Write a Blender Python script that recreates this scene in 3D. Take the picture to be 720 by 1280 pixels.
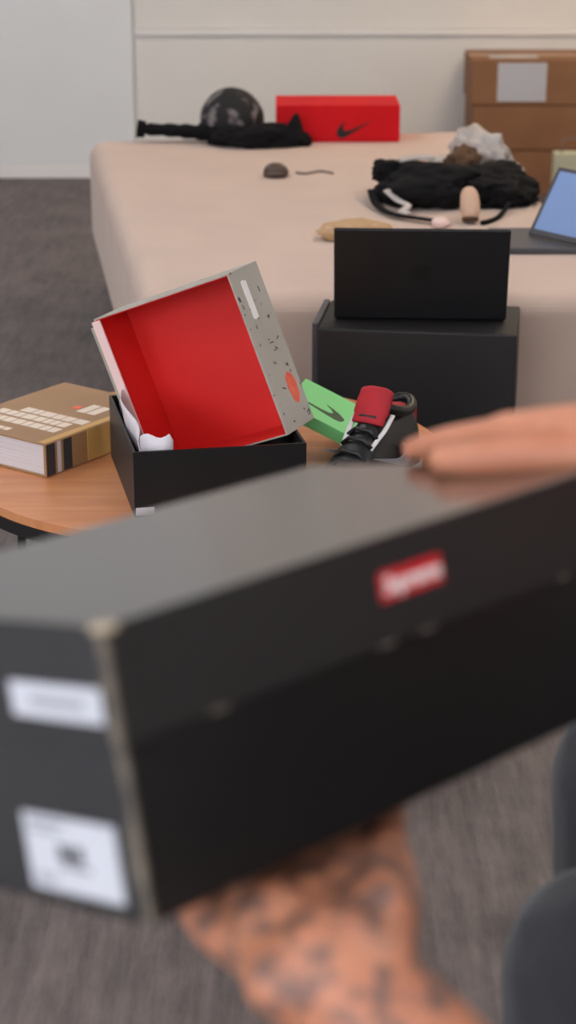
import bpy, bmesh, math, random
from mathutils import Vector, Matrix, noise
random.seed(4)
for o in list(bpy.data.objects): bpy.data.objects.remove(o)
S = bpy.context.scene
COL = S.collection
PI = math.pi

# ---------------------------------------------------------------- camera
cd = bpy.data.cameras.new('camera'); cam = bpy.data.objects.new('camera', cd); COL.objects.link(cam)
cd.sensor_fit = 'VERTICAL'; cd.sensor_height = 36; cd.sensor_width = 36
cd.lens = 2400 / 1280 * 36
cam.location = (0, 0, 1.35); cam.rotation_euler = (math.radians(70), 0, 0)
cd.clip_start = .02
cd.dof.use_dof = True; cd.dof.focus_distance = 2.75; cd.dof.aperture_fstop = 5.6
S.camera = cam
# ---------------------------------------------------------------- world + exposure
w = bpy.data.worlds.new('world'); S.world = w; w.use_nodes = True
w.node_tree.nodes['Background'].inputs[0].default_value = (.8, .85, 1, 1)
w.node_tree.nodes['Background'].inputs[1].default_value = .15
S.view_settings.view_transform = 'Standard'; S.view_settings.look = 'None'
S.view_settings.gamma = 1; S.view_settings.use_curve_mapping = False
S.view_settings.exposure = 0.74
LAMP_COOL = 4.2     # emission of the ceiling panels
LAMP_WARM = 7.0
WINDOW_FILL = 4.4      # emission of the added, unseen windows behind the viewer

# ---------------------------------------------------------------- helpers
def lin(c):
    r = []
    for v in c:
        v /= 255
        r.append(v / 12.92 if v <= .04045 else ((v + .055) / 1.055) ** 2.4)
    return (*r, 1)

def mat(name, c, rough=.6, c2=None, nscale=8, stretch=(1, 1, 1), bump=0, bscale=200, spec=.5, metal=0, sheen=0, coat=0, lo=.35, hi=.65, detail=4):
    m = bpy.data.materials.new(name); m.use_nodes = True
    nt = m.node_tree; b = nt.nodes['Principled BSDF']
    b.inputs['Base Color'].default_value = lin(c); b.inputs['Roughness'].default_value = rough
    b.inputs['Specular IOR Level'].default_value = spec; b.inputs['Metallic'].default_value = metal
    b.inputs['Sheen Weight'].default_value = sheen; b.inputs['Coat Weight'].default_value = coat
    tc = nt.nodes.new('ShaderNodeTexCoord')
    mp = nt.nodes.new('ShaderNodeMapping'); mp.inputs['Scale'].default_value = stretch
    nt.links.new(tc.outputs['Object'], mp.inputs['Vector'])
    if c2:
        n = nt.nodes.new('ShaderNodeTexNoise'); n.inputs['Scale'].default_value = nscale; n.inputs['Detail'].default_value = detail
        r = nt.nodes.new('ShaderNodeValToRGB')
        r.color_ramp.elements[0].position = lo; r.color_ramp.elements[0].color = lin(c)
        r.color_ramp.elements[1].position = hi; r.color_ramp.elements[1].color = lin(c2)
        nt.links.new(mp.outputs[0], n.inputs['Vector']); nt.links.new(n.outputs['Fac'], r.inputs[0])
        nt.links.new(r.outputs[0], b.inputs['Base Color'])
    if bump:
        n2 = nt.nodes.new('ShaderNodeTexNoise'); n2.inputs['Scale'].default_value = bscale; n2.inputs['Detail'].default_value = 3
        bp = nt.nodes.new('ShaderNodeBump'); bp.inputs['Strength'].default_value = bump; bp.inputs['Distance'].default_value = .002
        nt.links.new(mp.outputs[0], n2.inputs['Vector']); nt.links.new(n2.outputs['Fac'], bp.inputs['Height'])
        nt.links.new(bp.outputs[0], b.inputs['Normal'])
    return m

def emit(name, c, s):
    m = bpy.data.materials.new(name); m.use_nodes = True
    b = m.node_tree.nodes['Principled BSDF']; b.inputs['Base Color'].default_value = lin(c)
    b.inputs['Emission Color'].default_value = lin(c); b.inputs['Emission Strength'].default_value = s
    return m

def link(name, me, m, parent=None, smooth=False):
    me.name = name
    o = bpy.data.objects.new(name, me); COL.objects.link(o)
    if m: me.materials.append(m)
    if parent: o.parent = parent
    if smooth:
        for p in me.polygons: p.use_smooth = True
    return o

def from_bm(name, bm, m, parent=None, smooth=False):
    bmesh.ops.recalc_face_normals(bm, faces=bm.faces)
    me = bpy.data.meshes.new(name); bm.to_mesh(me); bm.free()
    return link(name, me, m, parent, smooth)

def bm_box(lo, hi, bev=0, seg=2, bm=None, M=None):
    b = bmesh.new()
    bmesh.ops.create_cube(b, size=1)
    for v in b.verts:
        v.co = Vector([lo[i] + (v.co[i] + .5) * (hi[i] - lo[i]) for i in range(3)])
    if bev: bmesh.ops.bevel(b, geom=b.edges[:], offset=bev, segments=seg, profile=.5, affect='EDGES')
    if M: bmesh.ops.transform(b, matrix=M, verts=b.verts)
    if bm is None: return b
    return merge(bm, b)

def merge(bm, b):
    me = bpy.data.meshes.new('t'); b.to_mesh(me); b.free(); bm.from_mesh(me); bpy.data.meshes.remove(me); return bm

def box(name, lo, hi, m, parent=None, bev=.002, M=None, seg=2):
    return from_bm(name, bm_box(lo, hi, bev, seg, None, M), m, parent)

def prism(name, pts, d, m, parent=None, M=None, bev=0, seg=2, smooth=False):
    """polygon pts (2D, local xy) extruded from z=d[0] to z=d[1]"""
    b = bmesh.new()
    lo = [b.verts.new((x, y, d[0])) for x, y in pts]; hi = [b.verts.new((x, y, d[1])) for x, y in pts]
    b.faces.new(lo[::-1]); b.faces.new(hi); n = len(pts)
    for i in range(n): b.faces.new((lo[i], lo[(i + 1) % n], hi[(i + 1) % n], hi[i]))
    if bev: bmesh.ops.bevel(b, geom=b.edges[:], offset=bev, segments=seg, profile=.5, affect='EDGES')
    if M: bmesh.ops.transform(b, matrix=M, verts=b.verts)
    return from_bm(name, b, m, parent, smooth)

def bm_tube(pts, rad, n=10, bm=None, flat=None, cap=True):
    """tube along points; rad number or list; flat=(normal, factor) squashes it into a band"""
    b = bm or bmesh.new(); P = [Vector(p) for p in pts]
    rs = rad if isinstance(rad, (list, tuple)) else [rad] * len(P)
    rings = []; up = None
    for i, p in enumerate(P):
        t = (P[min(i + 1, len(P) - 1)] - P[max(i - 1, 0)]).normalized()
        if flat: a = Vector(flat[0])
        else:
            a = up if up else (Vector((0, 0, 1)) if abs(t.z) < .9 else Vector((1, 0, 0)))
        a = (a - t * a.dot(t)).normalized(); up = a; c = t.cross(a)
        k = flat[1] if flat else 1
        rings.append([b.verts.new(p + (a * math.cos(j * 2 * PI / n) * k + c * math.sin(j * 2 * PI / n)) * rs[i]) for j in range(n)])
    for r0, r1 in zip(rings, rings[1:]):
        for j in range(n): b.faces.new((r0[j], r0[(j + 1) % n], r1[(j + 1) % n], r1[j]))
    if cap: b.faces.new(rings[0][::-1]); b.faces.new(rings[-1])
    return b

def tube(name, pts, rad, m, parent=None, n=10, flat=None):
    return from_bm(name, bm_tube(pts, rad, n, None, flat), m, parent, True)

def spline(pts, n=8):
    P = [Vector(p) for p in pts]; out = []
    for i in range(len(P) - 1):
        p0, p1, p2, p3 = P[max(i - 1, 0)], P[i], P[i + 1], P[min(i + 2, len(P) - 1)]
        for k in range(n):
            t = k / n
            out.append(.5 * ((2 * p1) + (p2 - p0) * t + (2 * p0 - 5 * p1 + 4 * p2 - p3) * t * t + (3 * p1 - p0 - 3 * p2 + p3) * t ** 3))
    out.append(P[-1]); return out

def empty(name, loc=(0, 0, 0), rot=None):
    o = bpy.data.objects.new(name, None); COL.objects.link(o); o.empty_display_size = .05
    o.location = loc
    if rot is not None: o.rotation_euler = (0, 0, rot)
    return o

def tag(o, label, cat, group=None):
    o['label'] = label; o['category'] = cat
    if group: o['group'] = group
    return o

def struct(o): o['kind'] = 'structure'; return o

def frame(ox, oy, oz, o):
    """matrix from three axis vectors and an origin"""
    a, b, c = Vector(ox).normalized(), Vector(oy).normalized(), Vector(oz).normalized()
    return Matrix(((a.x, b.x, c.x, o[0]), (a.y, b.y, c.y, o[1]), (a.z, b.z, c.z, o[2]), (0, 0, 0, 1)))

def lump(name, c, r, m, parent=None, amp=.25, fs=3.0, sub=4, ridge=.5, floor=None, seed=0, rotz=0, sq=1.0):
    """crumpled cloth bundle: a noise-folded ellipsoid with a flattened underside"""
    b = bmesh.new(); bmesh.ops.create_icosphere(b, subdivisions=sub, radius=1)
    Rz = Matrix.Rotation(rotz, 3, 'Z')
    for v in b.verts:
        d = v.co.normalized(); q = d * fs + Vector((seed * 7.1, seed * 3.3, seed * 1.7))
        n1 = noise.noise(q); n2 = 1 - abs(noise.noise(q * 1.9)) * 2; n3 = noise.noise(q * 4)
        k = 1 + amp * (n1 * 1.2 + ridge * (n2 - .5) + .3 * n3)
        p = Vector((d.x * r[0], d.y * r[1], d.z * r[2])) * k
        if sq != 1.0: p.z = math.copysign(abs(p.z / r[2]) ** sq * r[2], p.z)
        p = Rz @ p + Vector(c)
        if floor is not None and p.z < floor: p.z = floor + (p.z - floor) * .02
        v.co = p
    return from_bm(name, b, m, parent, True)

def strokes(name, rects, d, m, parent, M):
    """flat printed marks: small quads with a little thickness, on local xy"""
    b = bmesh.new()
    for (x0, y0, x1, y1) in rects: bm_box((x0, y0, d[0]), (x1, y1, d[1]), 0, 1, b)
    bmesh.ops.transform(b, matrix=M, verts=b.verts)
    return from_bm(name, b, m, parent)

SWOOSH = [(0, .12), (.05, .04), (.13, 0), (.22, .01), (.34, .07), (1, .46), (.42, .22), (.30, .19), (.22, .20), (.19, .25), (.20, .34), (.26, .46), (.14, .36), (.05, .25)]
SWOOSH = [(x, y) for x, y in SWOOSH]

def remeshed(name, bm, m, parent, voxel, smooth_it=8, fac=.5):
    me = bpy.data.meshes.new('src'); bm.to_mesh(me); bm.free()
    o = bpy.data.objects.new('src', me); COL.objects.link(o)
    r = o.modifiers.new('r', 'REMESH'); r.mode = 'VOXEL'; r.voxel_size = voxel; r.use_smooth_shade = True
    s = o.modifiers.new('s', 'SMOOTH'); s.iterations = smooth_it; s.factor = fac
    dg = bpy.context.evaluated_depsgraph_get(); dg.update()
    out = bpy.data.meshes.new_from_object(o.evaluated_get(dg))
    bpy.data.objects.remove(o); bpy.data.meshes.remove(me)
    out.materials.clear()
    return link(name, out, m, parent, True)

def bm_ball(b, c, r, sub=2):
    r = r if isinstance(r, (tuple, list)) else (r, r, r)
    M = Matrix.Translation(c) @ Matrix.Diagonal((*r, 1))
    bmesh.ops.create_icosphere(b, subdivisions=sub, radius=1, matrix=M)

def bm_limb(b, pts, rs, n=14):
    """overlapping balls and tapered tubes; voxel remesh fuses them into one surface"""
    P = [Vector(p) for p in pts]
    for p, r in zip(P, rs): bm_ball(b, p, r, 2)
    for i in range(len(P) - 1):
        if (P[i + 1] - P[i]).length > 1e-4: bm_tube([P[i], P[i + 1]], [rs[i], rs[i + 1]], n, b)

# ---------------------------------------------------------------- materials
M_ = {}
M_['wall'] = mat('wall_paint', (236, 232, 226), .7, (239, 235, 229), 3, bump=.05, bscale=90)
M_['panel'] = mat('white_panel', (236, 237, 236), .45, (239, 240, 239), 2)
M_['trim'] = mat('white_trim', (246, 242, 238), .45)
M_['ceil'] = mat('ceiling_paint', (225, 222, 216), .8)
M_['bed'] = mat('beige_fabric', (208, 181, 164), .9, (201, 175, 159), 5, bump=.25, bscale=400, sheen=.2)
M_['bedbase'] = mat('dark_base', (52, 47, 45), .7)
M_['wood'] = mat('table_wood', (202, 130, 84), .38, (214, 146, 98), 5, stretch=(1.2, 9, 1), bump=.05, bscale=40)
M_['blackmetal'] = mat('black_metal', (24, 22, 23), .45)
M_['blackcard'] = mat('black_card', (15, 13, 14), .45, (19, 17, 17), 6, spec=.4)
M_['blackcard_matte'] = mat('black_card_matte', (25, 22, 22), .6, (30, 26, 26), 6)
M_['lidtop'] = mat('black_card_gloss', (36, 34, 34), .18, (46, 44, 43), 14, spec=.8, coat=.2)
M_['boxend'] = mat('charcoal_card', (38, 37, 39), .5, (43, 42, 43), 7)  # black card lightened where light falls on the ends and left wall
M_['worn'] = mat('worn_card_edge', (118, 106, 92), .8, (80, 74, 68), 60)
M_['worn2'] = mat('worn_card_light', (190, 174, 148), .8, (150, 134, 112), 60)
M_['label'] = mat('white_label', (196, 196, 202), .6)
M_['print'] = mat('grey_print', (120, 120, 126), .6)
M_['printdark'] = mat('dark_print', (52, 52, 56), .6)
M_['red'] = mat('red_liner', (224, 36, 30), .55, (218, 30, 26), 6)
M_['redcard'] = mat('red_card', (214, 18, 28), .7, (206, 16, 26), 6, spec=.2)
M_['redsticker'] = mat('red_sticker', (204, 32, 42), .45)
M_['whiteprint'] = mat('white_print', (240, 232, 228), .5)
M_['pink'] = mat('pink_edge', (240, 208, 202), .7)
M_['tissue'] = mat('tissue_paper', (226, 218, 222), .8, (214, 204, 210), 20)
M_['orange'] = mat('orange_print', (232, 92, 68), .6, (240, 120, 92), 40)
M_['green'] = mat('mint_green_card', (126, 212, 130), .55, (134, 218, 138), 8)
M_['greendark'] = mat('dark_green_print', (34, 66, 44), .5)
M_['yellow'] = mat('yellow_paper', (214, 170, 70), .6)
M_['laptop'] = mat('black_laptop', (17, 16, 19), .5)
M_['laptoplogo'] = mat('black_laptop_logo', (10, 9, 12), .45)
M_['grey_dev'] = mat('dark_grey_plastic', (74, 72, 76), .5)
M_['screen'] = emit('blue_screen', (104, 126, 166), .3)
M_['cardboard'] = mat('cardboard', (150, 106, 74), .8, (140, 98, 68), 7, bump=.1, bscale=60)
M_['tape'] = mat('packing_tape', (196, 160, 124), .35)
M_['pages'] = mat('book_pages', (222, 216, 218), .8, (200, 192, 194), 4, stretch=(1, 1, 160))
M_['cover'] = mat('brown_cover', (166, 126, 86), .5, (156, 118, 80), 10)
M_['gold'] = mat('gold_band', (206, 160, 92), .45)
M_['cream'] = mat('cream_lettering', (232, 214, 196), .6)
M_['cloth_black'] = mat('black_cloth', (13, 12, 15), .9, (19, 18, 21), 12, bump=.3, bscale=300, spec=.2)
M_['cloth_white'] = mat('white_cloth', (196, 186, 180), .9, (180, 172, 168), 8)
M_['cloth_brown'] = mat('brown_cloth', (94, 66, 44), .85, (70, 48, 34), 14)
M_['cap'] = mat('patterned_cloth', (22, 20, 22), .8, (124, 116, 116), 26, lo=.52, hi=.64)
M_['tan'] = mat('tan_cloth', (196, 160, 120), .9, (184, 148, 110), 10)
M_['peach'] = mat('peach_cloth', (214, 178, 152), .9, (204, 168, 142), 10)
M_['brownleather'] = mat('brown_leather', (84, 66, 56), .55, (70, 54, 46), 20)
M_['cord'] = mat('grey_cord', (128, 110, 102), .7)
M_['navy'] = mat('navy_trouser', (32, 32, 36), .9, (38, 38, 42), 10, bump=.3, bscale=250, sheen=.15)
M_['shirt'] = mat('dark_shirt', (34, 34, 38), .9, (40, 40, 45), 10, bump=.3, bscale=250)
M_['hair'] = mat('dark_hair', (32, 24, 20), .6, (46, 34, 27), 60, stretch=(1, 1, .2))
M_['leather_black'] = mat('black_shoe_leather', (20, 19, 20), .38, (28, 26, 27), 30)
M_['leather_red'] = mat('red_shoe_lining', (178, 22, 34), .7, (160, 18, 30), 30)
M_['rubber_white'] = mat('white_rubber', (216, 210, 206), .55)
M_['grey_patch'] = mat('grey_patch', (128, 128, 132), .6)
M_['stool'] = mat('grey_upholstery', (96, 92, 90), .9, (88, 84, 82), 9)
M_['eye'] = mat('eye_white', (226, 222, 218), .3)
M_['lampframe'] = mat('white_lamp_frame', (228, 228, 226), .5)
M_['daylight'] = emit('window_daylight', (236, 243, 255), WINDOW_FILL)
M_['coolpanel'] = emit('cool_diffuser', (246, 249, 255), LAMP_COOL)
M_['warmpanel'] = emit('warm_diffuser', (255, 226, 188), LAMP_WARM)

def floor_material():
    m = bpy.data.materials.new('grey_vinyl'); m.use_nodes = True; nt = m.node_tree; b = nt.nodes['Principled BSDF']
    tc = nt.nodes.new('ShaderNodeTexCoord')
    def nz(scale, st, rot=0):
        mp = nt.nodes.new('ShaderNodeMapping'); mp.inputs['Scale'].default_value = st; mp.inputs['Rotation'].default_value = (0, 0, rot)
        nt.links.new(tc.outputs['Object'], mp.inputs['Vector'])
        n = nt.nodes.new('ShaderNodeTexNoise'); n.inputs['Scale'].default_value = scale; n.inputs['Detail'].default_value = 6; n.inputs['Roughness'].default_value = .6
        nt.links.new(mp.outputs[0], n.inputs['Vector']); return n
    a = nz(9, (5, .6, 1), .08); c = nz(5, (1, 1, 1)); d = nz(40, (2.2, .5, 1), .08)
    mx = nt.nodes.new('ShaderNodeMath'); mx.operation = 'ADD'; nt.links.new(a.outputs['Fac'], mx.inputs[0]); nt.links.new(c.outputs['Fac'], mx.inputs[1])
    m2 = nt.nodes.new('ShaderNodeMath'); m2.operation = 'MULTIPLY_ADD'; m2.inputs[1].default_value = .45; nt.links.new(d.outputs['Fac'], m2.inputs[0]); nt.links.new(mx.outputs[0], m2.inputs[2])
    r = nt.nodes.new('ShaderNodeValToRGB'); e = r.color_ramp.elements
    e[0].position = .95; e[0].color = lin((68, 61, 59)); e[1].position = 1.5; e[1].color = lin((115, 102, 98))
    mr = nt.nodes.new('ShaderNodeMapRange'); mr.inputs[1].default_value = .85; mr.inputs[2].default_value = 1.6
    nt.links.new(m2.outputs[0], mr.inputs[0]); nt.links.new(mr.outputs[0], r.inputs[0])
    e[0].position = .1; e[1].position = .9
    nt.links.new(r.outputs[0], b.inputs['Base Color']); b.inputs['Roughness'].default_value = .6
    bp = nt.nodes.new('ShaderNodeBump'); bp.inputs['Strength'].default_value = .15; bp.inputs['Distance'].default_value = .002
    nt.links.new(d.outputs['Fac'], bp.inputs['Height']); nt.links.new(bp.outputs[0], b.inputs['Normal'])
    return m
M_['floor'] = floor_material()

def speckle_material():
    """grey card with scattered darker flecks"""
    m = mat('grey_speckled_card', (182, 174, 162), .75, (170, 162, 150), 6)
    nt = m.node_tree; b = nt.nodes['Principled BSDF']; src = b.inputs['Base Color'].links[0].from_socket
    tc = nt.nodes.new('ShaderNodeTexCoord')
    n = nt.nodes.new('ShaderNodeTexNoise'); n.inputs['Scale'].default_value = 75; n.inputs['Detail'].default_value = 2
    nt.links.new(tc.outputs['Object'], n.inputs['Vector'])
    r = nt.nodes.new('ShaderNodeValToRGB'); r.color_ramp.interpolation = 'LINEAR'
    r.color_ramp.elements[0].position = .28; r.color_ramp.elements[0].color = (1, 1, 1, 1)
    r.color_ramp.elements[1].position = .33; r.color_ramp.elements[1].color = (0, 0, 0, 1)
    nt.links.new(n.outputs['Fac'], r.inputs[0])
    mx = nt.nodes.new('ShaderNodeMixRGB'); mx.inputs[2].default_value = lin((66, 60, 54))
    nt.links.new(r.outputs[0], mx.inputs[0]); nt.links.new(src, mx.inputs[1]); nt.links.new(mx.outputs[0], b.inputs['Base Color'])
    return m
M_['speckle'] = speckle_material()

def skin_material(wrist, reach):
    """skin with a blue-grey tattoo on the back of the left hand and forearm"""
    m = bpy.data.materials.new('skin'); m.use_nodes = True; nt = m.node_tree; b = nt.nodes['Principled BSDF']
    tc = nt.nodes.new('ShaderNodeTexCoord')
    n = nt.nodes.new('ShaderNodeTexNoise'); n.inputs['Scale'].default_value = 22; n.inputs['Detail'].default_value = 3
    nt.links.new(tc.outputs['Object'], n.inputs['Vector'])
    r = nt.nodes.new('ShaderNodeValToRGB'); e = r.color_ramp.elements
    e[0].position = .35; e[0].color = lin((186, 118, 88)); e[1].position = .65; e[1].color = lin((198, 132, 100))
    nt.links.new(n.outputs['Fac'], r.inputs[0])
    t = nt.nodes.new('ShaderNodeTexNoise'); t.inputs['Scale'].default_value = 62; t.inputs['Detail'].default_value = 2
    nt.links.new(tc.outputs['Object'], t.inputs['Vector'])
    tr = nt.nodes.new('ShaderNodeValToRGB'); e = tr.color_ramp.elements
    e[0].position = .46; e[0].color = (0, 0, 0, 1); e[1].position = .58; e[1].color = (1, 1, 1, 1)
    nt.links.new(t.outputs['Fac'], tr.inputs[0])
    vd = nt.nodes.new('ShaderNodeVectorMath'); vd.operation = 'DISTANCE'; vd.inputs[1].default_value = wrist
    nt.links.new(tc.outputs['Object'], vd.inputs[0])
    mr = nt.nodes.new('ShaderNodeMapRange'); mr.inputs[1].default_value = reach * .6; mr.inputs[2].default_value = reach; mr.inputs[3].default_value = .75; mr.inputs[4].default_value = 0
    nt.links.new(vd.outputs['Value'], mr.inputs[0])
    mu = nt.nodes.new('ShaderNodeMath'); mu.operation = 'MULTIPLY'; nt.links.new(mr.outputs[0], mu.inputs[0]); nt.links.new(tr.outputs[0], mu.inputs[1])
    mx = nt.nodes.new('ShaderNodeMixRGB'); mx.inputs[2].default_value = lin((92, 78, 74))
    nt.links.new(mu.outputs[0], mx.inputs[0]); nt.links.new(r.outputs[0], mx.inputs[1]); nt.links.new(mx.outputs[0], b.inputs['Base Color'])
    b.inputs['Roughness'].default_value = .5; b.inputs['Subsurface Weight'].default_value = .12
    b.inputs['Subsurface Radius'].default_value = (.012, .005, .003); b.inputs['Subsurface Scale'].default_value = .5
    return m

# ================================================================ THE ROOM
YB = 7.563; X0, X1, Y0, ZC = -3.4, 3.4, -2.6, 2.7
struct(box('floor', (X0, Y0, -.1), (X1, YB + .1, 0), M_['floor'], bev=0))
struct(box('ceiling', (X0, Y0, ZC), (X1, YB + .1, ZC + .1), M_['ceil'], bev=0))
wb = struct(box('wall_back', (X0, YB + .012, 0), (X1, YB + .15, ZC), M_['wall'], bev=0))
struct(box('wall_left', (X0 - .1, Y0, 0), (X0, YB + .1, ZC), M_['wall'], bev=0))
struct(box('wall_right', (X1, Y0, 0), (X1 + .1, YB + .1, ZC), M_['wall'], bev=0))
struct(box('wall_front', (X0, Y0 - .1, 0), (X1, Y0, ZC), M_['wall'], bev=0))
# the back wall is clad in panels: one tall white one on the left, low and high ones split by a rail on the right
box('panel', (X0, YB - .012, .056), (-.598, YB + .02, ZC), M_['panel'], wb, .003)
box('panel', (-.588, YB, .056), (X1, YB + .02, .548), M_['wall'], wb, .003)
box('panel', (-.588, YB, .574), (X1, YB + .02, ZC), M_['wall'], wb, .003)
struct(box('trim_1', (-.588, YB - .012, .548), (X1, YB + .02, .572), M_['trim'], None, .003))
struct(box('baseboard_back', (X0, YB - .016, 0), (X1, YB + .02, .055), M_['trim'], None, .003))

# added windows, unseen behind the viewer, made up to light the near faces
def fill_window(name, M):
    o = struct(empty(name)); o.matrix_world = M
    for q in ((-1.0, -.70, -.94, .70), (.94, -.70, 1.0, .70), (-.94, -.70, .94, -.64), (-.94, .64, .94, .70), (-.03, -.64, .03, .64)):
        box('window_frame', (q[0], q[1], -.02), (q[2], q[3], .03), M_['trim'], o, .003)
    for x0, x1 in ((-.94, -.03), (.03, .94)): box('pane', (x0, -.64, .0), (x1, .64, .006), M_['daylight'], o, 0)
    box('window_sill', (-1.05, -.75, -.02), (1.05, -.70, .12), M_['trim'], o, .004)
fill_window('window_1', frame((0, -1, 0), (0, 0, 1), (1, 0, 0), (X0 + .02, -.6, 1.55)))
fill_window('window_2', frame((-1, 0, 0), (0, 0, 1), (0, 1, 0), (-1.3, Y0 + .02, 1.55)))
# ceiling lamps (out of view): recessed panels, cooler ones on the left, warmer on the right
def ceiling_lamp(x, y, sx, sy, warm, lab):
    t = empty('ceiling_lamp', (x, y, ZC)); tag(t, lab, 'lamp', 'ceiling panels')
    box('frame', (-sx / 2 - .03, -sy / 2 - .03, -.025), (sx / 2 + .03, sy / 2 + .03, -.001), M_['lampframe'], t)
    box('diffuser', (-sx / 2, -sy / 2, -.03), (sx / 2, sy / 2, -.0255), M_['warmpanel' if warm else 'coolpanel'], t, 0)
for x, y, wm, lab in [(-1.5, 1.0, 0, 'square ceiling light panel above the near left floor'), (-1.5, 3.6, 0, 'square ceiling light panel left of the round table'),
                      (-1.5, 6.0, 0, 'square ceiling light panel by the white wall panel'), (1.3, 1.2, 0, 'square ceiling light panel above the seated person'),
                      (-.9, -1.2, 0, 'square ceiling light panel behind the viewer on the left'), (1.2, -1.2, 0, 'square ceiling light panel behind the viewer on the right'),  # pair added to throw light into the red-lined box
                      (1.3, 3.6, 0, 'square ceiling light panel right of the bed front'), (1.5, 6.0, 1, 'warm ceiling light panel above the cardboard boxes')]:
    ceiling_lamp(x, y, .9, .9, wm, lab)

# ================================================================ BED
BL, BR, FR, FL = Vector((-.585, 5.66)), Vector((.56, 5.86)), Vector((.72, 3.74)), Vector((-.295, 3.74))
bed = empty('platform_bed', (.1, 4.75, 0)); tag(bed, 'low platform bed covered in beige fabric against the far wall', 'bed')
off = Vector((-.1, -4.75))
pl = [p + off for p in (FL, FR, BR, BL)]
prism('mattress', pl, (.15, .45), M_['bed'], bed, bev=.045, seg=8)
c0 = sum(pl, Vector((0, 0))) / 4
prism('base', [c0 + (p - c0) * .86 for p in pl], (.06, .155), M_['bedbase'], bed)
for p in pl:
    q = c0 + (p - c0) * .8
    prism('leg', [(q.x + .03 * math.cos(a * PI / 4), q.y + .03 * math.sin(a * PI / 4)) for a in range(8)], (0, .06), M_['bedbase'], bed)
ZB = .45

# ================================================================ ROUND TABLE
TC = Vector((-.14, 3.035)); TR = .405; TZ = .35
tb = empty('round_table', (TC.x, TC.y, 0)); tag(tb, 'round coffee table with brown wooden top and black rim', 'table')
N = 96
disc = lambda r: [(r * math.cos(i * 2 * PI / N), r * math.sin(i * 2 * PI / N)) for i in range(N)]
prism('tabletop', disc(TR - .003), (TZ - .014, TZ), M_['wood'], tb)
prism('edge_band', disc(TR - .0005), (TZ - .034, TZ - .0145), M_['blackmetal'], tb, bev=.002)
for k, a in enumerate((218, 308, 38, 128)):
    a = math.radians(a); top = Vector((.35 * math.cos(a), .35 * math.sin(a), TZ - .03)); bot = Vector((.37 * math.cos(a), .37 * math.sin(a), 0))
    tube('leg', [top, bot], .007, M_['blackmetal'], tb, 12)
tube('brace', [(.34 * math.cos(i * PI / 24), .34 * math.sin(i * PI / 24), TZ - .042) for i in range(49)], .007, M_['blackmetal'], tb, 8)

# ================================================================ BOOK
bk = empty('book', (-.388, 2.906, TZ + .0005)); bk.rotation_euler = (0, 0, math.radians(54))
tag(bk, 'thick brown hardcover book with cream lettering lying on the round table', 'book')
# local x along the spine, local y to the left over the cover
SL, SW, ST = .285, .215, .056
# spine faces -y
box('back_cover', (0, 0, 0), (SL, SW, .003), M_['cover'], bk, .001)
fc = box('front_cover', (0, 0, ST - .003), (SL, SW, ST), M_['cover'], bk, .001)
sp = box('spine', (0, -.002, .0005), (SL, .003, ST - .0005), M_['cover'], bk, .001)
box('page_block', (.004, .004, .003), (SL - .004, SW - .004, ST - .003), M_['pages'], bk, 0)
box('gold_edge', (.004, .001, ST), (SL - .004, .016, ST + .0004), M_['gold'], fc, 0)
for x0, x1, m in [(.002, .022, 'printdark'), (.028, .036, 'label'), (.042, .062, 'printdark'), (.10, .17, 'gold'), (.22, .24, 'printdark')]:
    box('spine_band', (x0, -.0026, .002), (x1, -.0018, ST - .002), M_[m], sp, 0)
let = bmesh.new(); rnd = random.Random(7)
for row, (xx, a, b_) in enumerate([(.055, .03, .20), (.085, .035, .185), (.113, .02, .15)]):
    y = a
    while y < b_:
        wv = rnd.uniform(.012, .026); bm_box((xx, y, ST), (xx + .022, y + wv, ST + .0005), 0, 1, let); y += wv + .003
for y in (.04, .062): bm_box((.165, y, ST), (.21, y + .018, ST + .0005), 0, 1, let)
for y in (.10, .115, .13, .15): bm_box((.02, y, ST), (.033, y + .012, ST + .0005), 0, 1, let)
from_bm('lettering', let, M_['cream'], fc)
box('cover_stamp', (.175, .085, ST), (.19, .10, ST + .0005), M_['orange'], fc, 0)

# ================================================================ BLACK BOX BASE WITH THE RED-LINED BOX STANDING IN IT
A0 = Vector((-.231, 2.719, 0)); ux = Vector((.259, .046, 0)); uy = Vector((-.062, .30, 0)); bh = .104; tk = .004
ob = empty('shoe_box', (A0.x, A0.y, TZ + .0005)); tag(ob, 'open black shoe box on the round table holding the red-lined box', 'box')
ux_, uy_ = ux.normalized(), uy.normalized()
LX, LY = ux.length, uy.length
def sk(pts): return [(ux_ * x + uy_ * y).to_2d() for x, y in pts]
rect = lambda x0, y0, x1, y1: sk([(x0, y0), (x1, y0), (x1, y1), (x0, y1)])
prism('bottom_panel', rect(0, 0, LX, LY), (0, .003), M_['blackcard'], ob)
fp = prism('front_panel', rect(0, 0, LX, tk), (.003, bh), M_['blackcard'], ob)
prism('back_panel', rect(0, LY - tk, LX, LY), (.003, bh), M_['blackcard'], ob)
prism('side_panel', rect(0, tk, tk, LY - tk), (.003, bh), M_['boxend'], ob)
prism('side_panel', rect(LX - tk, tk, LX, LY - tk), (.003, bh), M_['blackcard_matte'], ob)
prism('sticker', rect(.002, -.0006, .03, 0), (.004, .016), M_['label'], fp)

# red-lined grey box: frame fitted to the way it leans
LRx, LRy, LRz = Vector((.82228, -.42596, .37738)), Vector((.45155, .89195, .02291)), Vector((-.34636, .15157, .92577))
RO = Vector((0, 0, 1.35)) + (Vector((-.3169, 3.045, .5752)) - Vector((0, 0, 1.35))) * .97
a_, b_, d_ = .263, .262, .092
rb = empty('grey_shoe_box'); rb.matrix_world = frame(LRx, LRy, LRz, RO)
tag(rb, 'grey speckled shoe box with bright red inside, tipped up in the black box', 'box')
t = .0025
sp_, rd_ = M_['speckle'], M_['red']
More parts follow.
